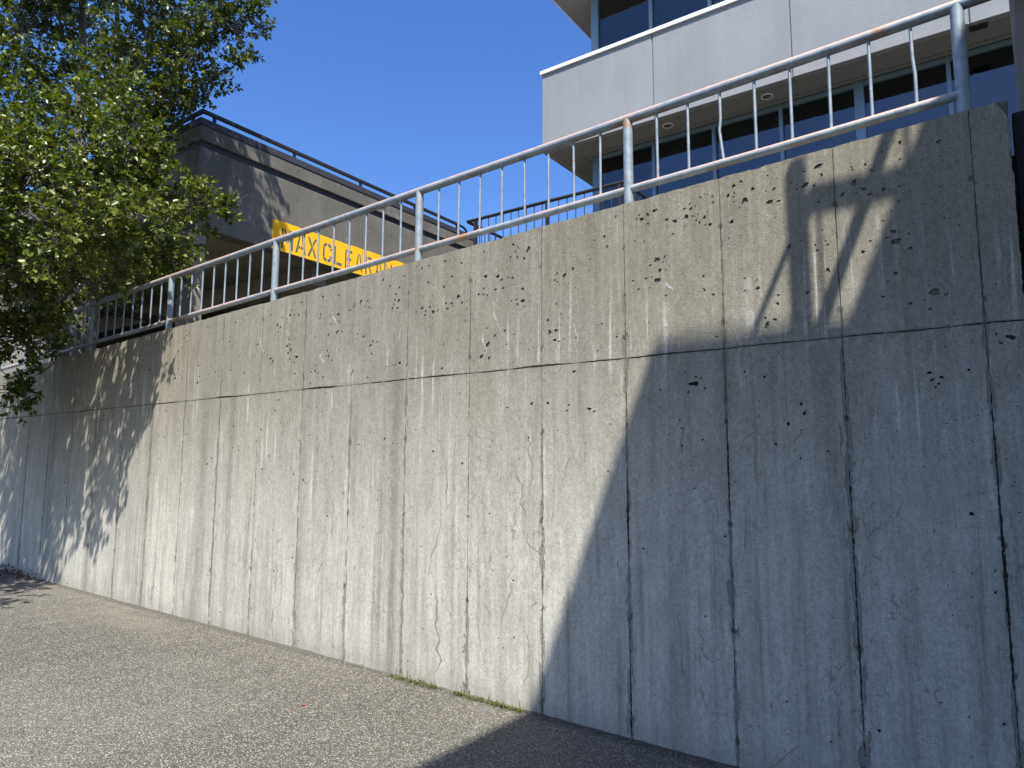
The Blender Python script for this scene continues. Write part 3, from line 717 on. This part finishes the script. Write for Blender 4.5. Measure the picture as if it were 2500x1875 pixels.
# rooms behind the glass
box('room_back', M['room'], ob, -5.6, RX, 17.7, 17.8, 1.2, 8.7)
box('room_floor', M['room'], ob, -5.6, RX, 10.8, 17.6, 1.2, 1.6)
box('partition', M['room'], ob, RX - .1, RX, 10.8, 17.6, 1.62, 8.7)
box('base_wall', M['stucco'], ob, -5.79, RX, BW, BW + .2, 1.2, 1.99)
for yy in (11.6, 12.9, 14.2): box('ceiling_rib', M['white'], ob, -5.6, RX - .2, yy, yy + .06, 8.60, 8.715)
for xx in (-5.0, -3.4, -1.8): box('ceiling_rib', M['room'], ob, xx, xx + .05, 11, 17, 8.63, 8.70)
# downlights and vent
for lx, ly in ((-4.22, 10.31), (-2.65, 10.31)):
    dl = empty('downlight', (lx, ly, 5.572), label='round white-rimmed downlight in the office soffit, ' + ('nearer the left corner' if lx < -4 else 'right of the other one, between two balusters'), cat='downlight', group='round downlights in the office soffit')
    b = MB(); n = 24; v = []
    for k in range(n):
        a = 2 * math.pi * k / n
        for rr, zz in ((.088, 5.571), (.086, 5.558), (.072, 5.556), (.068, 5.569)): v.append((lx + rr * math.cos(a), ly + rr * math.sin(a), zz))
    b.add(v, [(4 * k + j, 4 * ((k + 1) % n) + j, 4 * ((k + 1) % n) + j + 1, 4 * k + j + 1) for k in range(n) for j in range(3)]); b.build('rim', M['white'], dl, True)
    MB().tube([(lx, ly, 5.5705), (lx, ly, 5.566)], .069, 20).build('lens', M['lamp_dark'], dl)
    MB().tube([(lx + .02, ly, 5.5655), (lx + .02, ly, 5.560)], .025, 12).build('bulb', M['soffit'], dl)
vt = empty('soffit_vent', (0, 10.14, 5.572), label='small brown louvred vent in the office soffit at far right', cat='vent')
box('frame', M['brown'], vt, -.1, .1, 10.07, 10.2, 5.562, 5.5715)
for k in range(6): box('slat', M['cap'], vt, -.09, .09, 10.078 + k * .02, 10.088 + k * .02, 5.556, 5.5615)

# ------------------------------------------------------------------ black terrace railing
tr_ = empty('terrace_railing', (-5, 8, 1.7), label='black steel railing with thin bars round a terrace in front of the office', cat='railing')
TZ = 3.73
def rail_run(p0, p1, zt, posts, bars=True, sag=0):
    p0 = Vector(p0); p1 = Vector(p1); L = (p1 - p0).length; d = (p1 - p0) / L
    MB().tube([(p0.x, p0.y, zt), (p1.x, p1.y, zt)], .024, 10).build('top_rail', M['black'], tr_, True)
    MB().tube([(p0.x, p0.y, zt - .98), (p1.x, p1.y, zt - .98)], .018, 8).build('bottom_rail', M['black'], tr_, True)
    n = int(L / .1345)
    for k in range(1, n + 1):
        p = p0 + d * k * .1345
        if any(abs((p - Vector(q)).length) < .05 for q in posts): continue
        MB().tube([(p.x, p.y, zt - .975), (p.x, p.y, zt - .01)], .0065, 6).build('bar', M['black'], tr_)
    for q in posts: box('post', M['black'], tr_, q[0] - .022, q[0] + .022, q[1] - .022, q[1] + .022, zt - 1.35, zt - .02)
rail_run((-6.5, 8, 0), (-3.89, 8, 0), TZ, [(-6.34, 8, 0), (-5.07, 8, 0), (-3.95, 8, 0)])
rail_run((-6.5, 8.03, 0), (-6.5, 10.6, 0), TZ, [(-6.5, 10.5, 0)])
rail_run((-3.89, 8.03, 0), (-3.89, 10.3, 0), TZ, [(-3.89, 10.2, 0)])
box('terrace_kerb', M['garage'], tr_, -6.6, -3.8, 7.9, 10.62, 1.0, 2.36)

# ------------------------------------------------------------------ neighbouring building whose roof edge shades the right of the wall (behind the viewer)
nb_ = empty('neighbouring_building', (4, -4, -1.5), label='plain concrete building beside the viewer that shades the right of the wall', cat='building')
box('lower_block', M['render'], nb_, 1.05, 9, -14, .79, -1.9, 7.66)
box('shade_tower', M['render'], nb_, 1.525, 6, .795, 3.25, -1.9, 6.2)  # tower: unseen block added so its top edge shades the wall's right end
# steel landing bolted to the stair tower, above and right of the viewer
rr_ = empty('shade_landing', (.8, 2.0, 3.7), label='steel landing with a braced railing bolted to the stair tower, above the viewer', cat='landing')
LY = 2.53
def cast(x, z, y=LY):      # where a member standing in plane y has to be for its shade to fall at (x, z) on the wall
    k = (WY - y) / -SUN.y
    return (x + SUN.x * k, y, z + SUN.z * k)
lz = cast(0, .70)[2]
MB().box(.06, 1.522, 1.3, LY + .03, lz - .12, lz).build('landing_slab', M['render'], rr_)
MB().box(cast(-.90, 0)[0], cast(-.825, 0)[0], LY - .03, LY + .02, lz + .002, cast(0, 1.66)[2]).build('post', M['black'], rr_)
MB().box(cast(-.805, 0)[0], 1.52, LY - .03, LY + .02, cast(0, 1.42)[2], cast(0, 1.49)[2]).build('top_rail', M['black'], rr_)
MB().tube([cast(-.89, 1.27), cast(-1.15, .70)], .018, 8).build('brace', M['black'], rr_)
MB().tube([cast(-.35, 1.86), cast(-.80, .70)], .033, 8).build('brace', M['black'], rr_)
MB().tube([cast(-.33, 1.75), cast(-.34, 1.45)], .010, 8).build('bar', M['black'], rr_)
MB().tube([cast(-.76, 1.42), cast(-.76, .79)], .008, 8).build('bar', M['black'], rr_)

# ------------------------------------------------------------------ trees
def leaf_mesh(name, L, mat, parent, folded=True):
    """L: list of (pos, direction, normal, length)"""
    n = len(L); P = np.array([l[0] for l in L]); D = np.array([l[1] for l in L]); N = np.array([l[2] for l in L]); s = np.array([l[3] for l in L])[:, None]
    D /= np.linalg.norm(D, axis=1)[:, None] + 1e-9; W = np.cross(D, N); W /= np.linalg.norm(W, axis=1)[:, None] + 1e-9; N = np.cross(W, D)
    wd = .30 + .10 * np.random.rand(n, 1)
    v = np.stack([P, P + D * s * .30 + W * s * wd + N * s * .10, P + D * s * .72 + W * s * wd * .72 + N * s * .04, P + D * s - N * s * .12, P + D * s * .72 - W * s * wd * .72 + N * s * .04, P + D * s * .30 - W * s * wd + N * s * .10], 1).reshape(-1, 3)
    me = bpy.data.meshes.new(name); me.vertices.add(6 * n); me.vertices.foreach_set('co', v.astype(np.float32).ravel())
    base = np.arange(n)[:, None] * 6
    idx = np.concatenate([base + np.array([0, 1, 2, 3]), base + np.array([0, 3, 4, 5])], 1).ravel()
    me.loops.add(8 * n); me.loops.foreach_set('vertex_index', idx.astype(np.int32)); me.polygons.add(2 * n)
    me.polygons.foreach_set('loop_start', np.arange(0, 8 * n, 4, dtype=np.int32)); me.update(calc_edges=True); me.validate()
    return tag(link(name, me, mat, parent), kind='stuff')
def rv(s=1): return Vector((rng.gauss(0, s), rng.gauss(0, s), rng.gauss(0, s)))
def spray(leaves, twigs, base, d, length, lsize, step=.028):
    """a twig that bends up towards the light, with leaves along it and a tuft at its tip"""
    p = Vector(base); d = d.normalized(); n = max(3, int(length / step)); pts = [p.copy()]
    for k in range(n):
        d = (d + rv(.10) + Vector((0, 0, .03))).normalized(); p = p + d * step
        if k % 3 == 2 or k == n - 1: pts.append(p.copy())
        for q in range(rng.choice((1, 1, 2)) + (3 if k == n - 1 else 0)):
            a = rv(1).normalized(); ld = (d * .5 + a + Vector((0, 0, -.15))).normalized()
            nn = (Vector((0.15, -.2, 1)) * .9 + rv(.55)).normalized()
            leaves.append((tuple(p + a * .01), tuple(ld), tuple(nn), lsize * rng.uniform(.65, 1.2)))
    twigs.tube(pts, [max(.0015, .0045 * (1 - i / len(pts))) for i in range(len(pts))], 4, caps=False)
def limb_path(a, c, n=7, bend=.12):
    a = Vector(a); c = Vector(c); L = (c - a).length; off = rv(bend * L); off.z = abs(off.z) * .3; pts = []
    for k in range(n + 1):
        t = k / n; pts.append(a.lerp(c, t) + off * math.sin(math.pi * t) + rv(.012 * L) * (0 if k in (0, n) else 1) + Vector((0, 0, -.10 * L * math.sin(math.pi * t))))
    return pts
def tree(name, label, trunks, lobes, leafmat, lsize, dens, drop=()):
    t = empty(name, trunks[0][0], label=label, cat='tree', group=None)
    leaves = []; tw = MB()
    nodes = []
    for tr in trunks:
        pts = [Vector(p) for p in tr[:-1]]; r0 = tr[-1]; fine = []
        for i in range(len(pts) - 1):
            for k in range(6): fine.append(pts[i].lerp(pts[i + 1], k / 6) + rv(.012))
        fine.append(pts[-1]); n = len(fine)
        rad = [r0 * (1 - .78 * i / n) for i in range(n)]
        MB().tube(fine, rad, 12).build('trunk', M['bark'], t, True)
        nodes += list(zip(fine, rad))[4:]
    for (x, y, z, R_) in sorted(lobes, key=lambda l: (Vector(l[:3]) - Vector(trunks[0][0])).length):
        c = Vector((x, y, z))
        best = min(nodes, key=lambda q: (q[0] - c).length + max(0, q[0].z - c.z + .2) * 1.5)
        pts = limb_path(best[0], c); L = (c - best[0]).length
        r0 = min(best[1] * .7, .012 + .014 * L)
        rad = [max(.005, r0 * (1 - .75 * k / (len(pts) - 1))) for k in range(len(pts))]
        MB().tube(pts, rad, 7, caps=False).build('branch', M['bark'], t, True)
        nodes += list(zip(pts, rad))[2:]
        nt_ = max(5, int(dens * (R_ / .5) ** 1.8))
        squash = Vector((rng.uniform(.8, 1.15), rng.uniform(.8, 1.15), rng.uniform(.75, 1.1)))
        for k in range(nt_):
            o = rv(1).normalized(); rr = R_ * rng.uniform(.25, .95) ** .7 
            if R_ < .25: rr = R_ * rng.uniform(0, .9)
            p = c + Vector((o.x * squash.x, o.y * squash.y, o.z * squash.z)) * rr
            if nz(p.x, p.z, 1.5, p.y * 1.5) < -.24 and R_ > .3: continue
            d = (o * .9 + Vector((.35, -.25, .45)) * rng.random() + rv(.35))
            spray(leaves, tw, p, d, rng.uniform(.10, .30) * (1 if R_ > .25 else .45), lsize)
            if k % 5 == 0 and R_ > .25:
                tw.tube([c + rv(.05 * R_), c.lerp(p, .6) + rv(.06 * R_), p], [.009, .006, .003], 5, caps=False)
    # keep leaves out of the concrete
    ok = [l for l in leaves if not (l[0][1] > 3.78 and l[0][1] < 4.2 and l[0][2] < wall_top(l[0][0]) + .06) and not (l[0][1] > 5.88 and l[0][0] < -10.4 and l[0][2] < 6.0)]
    leaf_mesh('crown', ok, leafmat, t); tag(tw.build('twigs', M['bark'], t), kind='stuff')
    return len(ok)
LOBES_A = [(-8.31,3.57,4.42,0.32), (-8.09,3.43,3.93,0.41), (-7.75,3.15,3.29,0.56), (-7.93,3.73,3.56,0.42), (-7.92,2.83,3.01,0.52), (-7.92,4.16,3.18,0.35), (-7.94,3.99,3.39,0.32), (-7.83,4.47,3.18,0.28), (-7.6,4.64,3.11,0.16), (-7.48,4.74,3.03,0.07), (-8.32,3.77,3.06,0.62), (-8.3,3.12,2.59,0.65), (-8.31,4.29,2.94,0.42), (-8.6,2.72,2.99,0.64), (-9.26,3.24,2.15,0.56), (-9.15,3.79,2.32,0.51), (-9.56,3.12,1.51,0.4), (-9.71,3.51,1.53,0.28), (-9.53,3.49,0.89,0.12), (-9.64,3.44,0.73,0.14), (-9.72,3.45,1.04,0.2), (-8.81,2.33,2.12,0.71), (-8.37,1.81,2.72,0.82), (-8.79,1.66,1.77,0.87), (-9.45,2.52,1.15,0.6), (-8.91,2.51,3.77,0.75), (-9.49,3.04,4.06,0.44), (-9.34,2.12,0.99,0.66), (-9.18,4.45,2.72,0.48), (-8.98,4.83,2.78,0.31), (-10.3,4.03,1.92,0.31), (-7.69,1.16,2.05,0.7), (-6.95,3.35,2.5,.30), (-7.15,3.0,2.35,.34), (-7.5,2.9,2.2,.4), (-7.3,3.3,2.15,.28), (-10.0,2.7,3.0,.75), (-10.4,2.2,2.2,.65), (-9.9,1.9,1.7,.6)]
LOBES_B = [(-12.64,4.17,7.13,0.83), (-12.94,4.08,6.31,0.75), (-12.66,4.68,7.76,0.63), (-10.47,4.88,6.92,0.6), (-10.31,5.08,6.36,0.6), (-10.65,5.05,5.78,0.54), (-10.08,5.12,5.51,0.35), (-9.55,5.28,6.11,0.52), (-9.45,5.27,6.66,0.55), (-8.98,5.5,6.46,0.41), (-8.96,5.6,5.96,0.2), (-8.83,5.68,6.02,0.12), (-8.72,5.66,6.63,0.19), (-8.63,5.71,6.77,0.19), (-9.14,5.5,5.75,0.22), (-9.32,5.39,5.65,0.17), (-9.67,5.28,5.53,0.26), (-9.56,5.37,5.46,0.15), (-10.2,5.2,5.22,0.32), (-10.5,5.12,5.16,0.35), (-11.47,4.97,6.56,0.45), (-12.94,4.52,5.86,0.66), (-13.2,4.2,5.16,0.61), (-10.03,4.95,7.69,0.91), (-9.12,5.39,7.41,0.62), (-11.81,4.56,8.48,1.13), (-13.16,4.01,8.24,1.08), (-10.51,4.74,9.26,1.23), (-12.21,4.07,9.83,1.36), (-9.36,5.17,8.52,0.83), (-10.81,4.96,3.13,0.76), (-10.23,5.35,3.24,0.49), (-10.01,5.46,3.55,0.42), (-10.67,5.17,4.04,0.64), (-11.94,4.68,2.96,0.79), (-12.86,4.71,6.59,0.39)]
na = tree('tree', 'bright green leafy tree leaning over the left end of the retaining wall',
     [[(-11.9, 4.75, 1.0), (-12.0, 4.8, 2.1), (-11.5, 4.5, 3.1), (-10.2, 4.1, 3.9), .14], [(-11.95, 4.75, 1.9), (-11.0, 4.0, 2.4), (-9.6, 3.0, 2.6), .09]],
     LOBES_A, M['leafA'], .064, 120)
nb2 = tree('tree', 'taller darker tree with grey stems rising behind the bright leaning one',
     [[(-12.5, 5.3, 1.0), (-12.2, 5.1, 3.2), (-12.2, 4.9, 5.6), (-12.25, 4.8, 7.3), (-12.2, 4.7, 9.6), .12], [(-12.2, 5.1, 3.1), (-11.5, 5.1, 5.0), (-11.35, 5.0, 6.8), (-11.6, 4.9, 9.0), .075], [(-12.0, 5.1, 3.6), (-10.9, 5.2, 4.9), (-10.2, 5.2, 5.7), (-9.6, 5.3, 6.3), .08]],
     LOBES_B, M['leafB'], .068, 105)
print('LEAVES', na, nb2)

# ------------------------------------------------------------------ grass and litter at the foot of the wall
def blades(name, x0, x1, n, label, h=(.02, .075), mat='grass', lean=1.0):
    L = []
    for k in range(n):
        x = x0 + (x1 - x0) * rng.random(); 
        if h[1] < .05 and nz(x, 0, 6, 2) < -.25: continue
        y = WY - .006 - abs(rng.gauss(0, .022)); hh = rng.uniform(*h)
        d = Vector((rng.uniform(-1, 1.2), -rng.uniform(.1, 1.1) * lean, rng.uniform(.25, 1))).normalized()
        L.append((x, y, ground_z(x), d, hh))
    b = MB()
    for (x, y, z, d, hh) in L:
        s_ = d.cross(Vector((0, 0, 1))).normalized() * rng.uniform(.0015, .0032); p = Vector((x, y, z))
        q1 = p + d * hh * .55; q2 = q1 + (d + Vector((0, 0, -.5))).normalized() * hh * .45
        b.add([p - s_, p + s_, q1 + s_ * .8, q1 - s_ * .8, q2], [(0, 1, 2, 3), (3, 2, 4)])
    return tag(b.build(name, M[mat]), label=label, cat='grass', kind='stuff')
blades('grass', -3.80, -3.34, 170, 'dry green grass tuft at the wall foot, the left of two', (.03, .10))
blades('grass', -3.20, -2.62, 230, 'dry green grass tuft at the wall foot, right one ending at the shadow', (.03, .10))
blades('grass', -2.6, -1.2, 160, 'thin dark weeds along the shaded foot of the wall', (.01, .035))
blades('grass', -9.2, -5.0, 160, 'tiny weeds in the crack at the sunlit wall foot', (.006, .022))
b = MB()
for k in range(420):
    x = rng.uniform(-11.8, -9.75); y = WY - abs(rng.gauss(0, .12)) - .01; z = ground_z(x) + rng.uniform(0, .10) * max(0, 1 - (WY - y) / .3); s_ = rng.uniform(.012, .03)
    a = rv(1).normalized() * s_; c = rv(1).normalized() * s_ * .6; p = Vector((x, y, z + .004))
    b.add([p, p + a * .5 + c, p + a, p + a * .5 - c], [(0, 1, 2, 3)])
tag(b.build('ground_plant', M['rind']), label='low russet plants and litter in the far left corner by the wall', cat='plants', kind='stuff')
b = MB()
for k in range(1500):
    x = -rng.uniform(0, 1) ** 1.1 * 10 - .2; y = WY - .004 - rng.expovariate(1 / .035); z = ground_z(x); r_ = rng.uniform(.0015, .006)
    if y < 3.5: continue
    p = [(x + r_ * rng.uniform(.6, 1.3) * math.cos(a), y + r_ * rng.uniform(.6, 1.3) * math.sin(a), z + .001) for a in (0, 1.3, 2.5, 3.8, 5)] + [(x, y, z + r_ * rng.uniform(.6, 1.2))]
    b.add(p, [(0, 1, 5), (1, 2, 5), (2, 3, 5), (3, 4, 5), (4, 0, 5)])
tag(b.build('grit', M['grit']), label='loose grit gathered along the foot of the retaining wall', cat='grit', kind='stuff')
b = MB(); v = []; n = 260      # crumbled lip of dirt where asphalt meets wall
for k in range(n + 1):
    x = -10.5 + 10.9 * k / n; wd = .018 + max(0, nz(x, 1, 2.5, 3)) * .07 + abs(nz(x, 5, 14, 4)) * .02
    v += [(x, WY + .01, ground_z(x) + .008 + abs(nz(x, 3, 9, 1)) * .012), (x, WY - wd, ground_z(x) + .0015)]
b.add(v, [(2 * k, 2 * k + 1, 2 * k + 3, 2 * k + 2) for k in range(n)])
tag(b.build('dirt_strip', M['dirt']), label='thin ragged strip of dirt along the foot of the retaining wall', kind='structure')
def fallen(x, y, size, mat, label, rot):
    v = []; z = ground_z(x) + .004
    for (u_, w_, h_) in ((0, 0, .1), (.3, .28, .35), (.7, .22, .3), (1, 0, .05), (.7, -.24, .15), (.3, -.3, .3), (.5, 0, .02)):
        px = u_ * math.cos(rot) - w_ * math.sin(rot); py = u_ * math.sin(rot) + w_ * math.cos(rot); v.append((x + px * size, y + py * size, z + h_ * size * .6))
    b = MB(); b.add(v, [(0, 1, 6), (1, 2, 6), (2, 3, 6), (3, 4, 6), (4, 5, 6), (5, 0, 6)])
    return tag(b.build('fallen_leaf', M[mat]), label=label, cat='leaf')
fallen(-3.79, 3.06, .028, 'redleaf', 'small red leaf lying alone on the sunlit asphalt', .4)
fallen(-1.49, 3.70, .05, 'deadleaf', 'curled tan leaf on shaded asphalt near the wall foot', .2)
b = MB(); z = ground_z(-1.1)
b.tube([(-1.35, 3.83, ground_z(-1.35) + .01), (-1.15, 3.80, ground_z(-1.1) + .02), (-.98, 3.868, ground_z(-1) + .19)], .0018, 5)
tag(b.build('twig', M['deadleaf']), label='thin dry stalk leaning on the shaded wall near the ground', cat='twig')
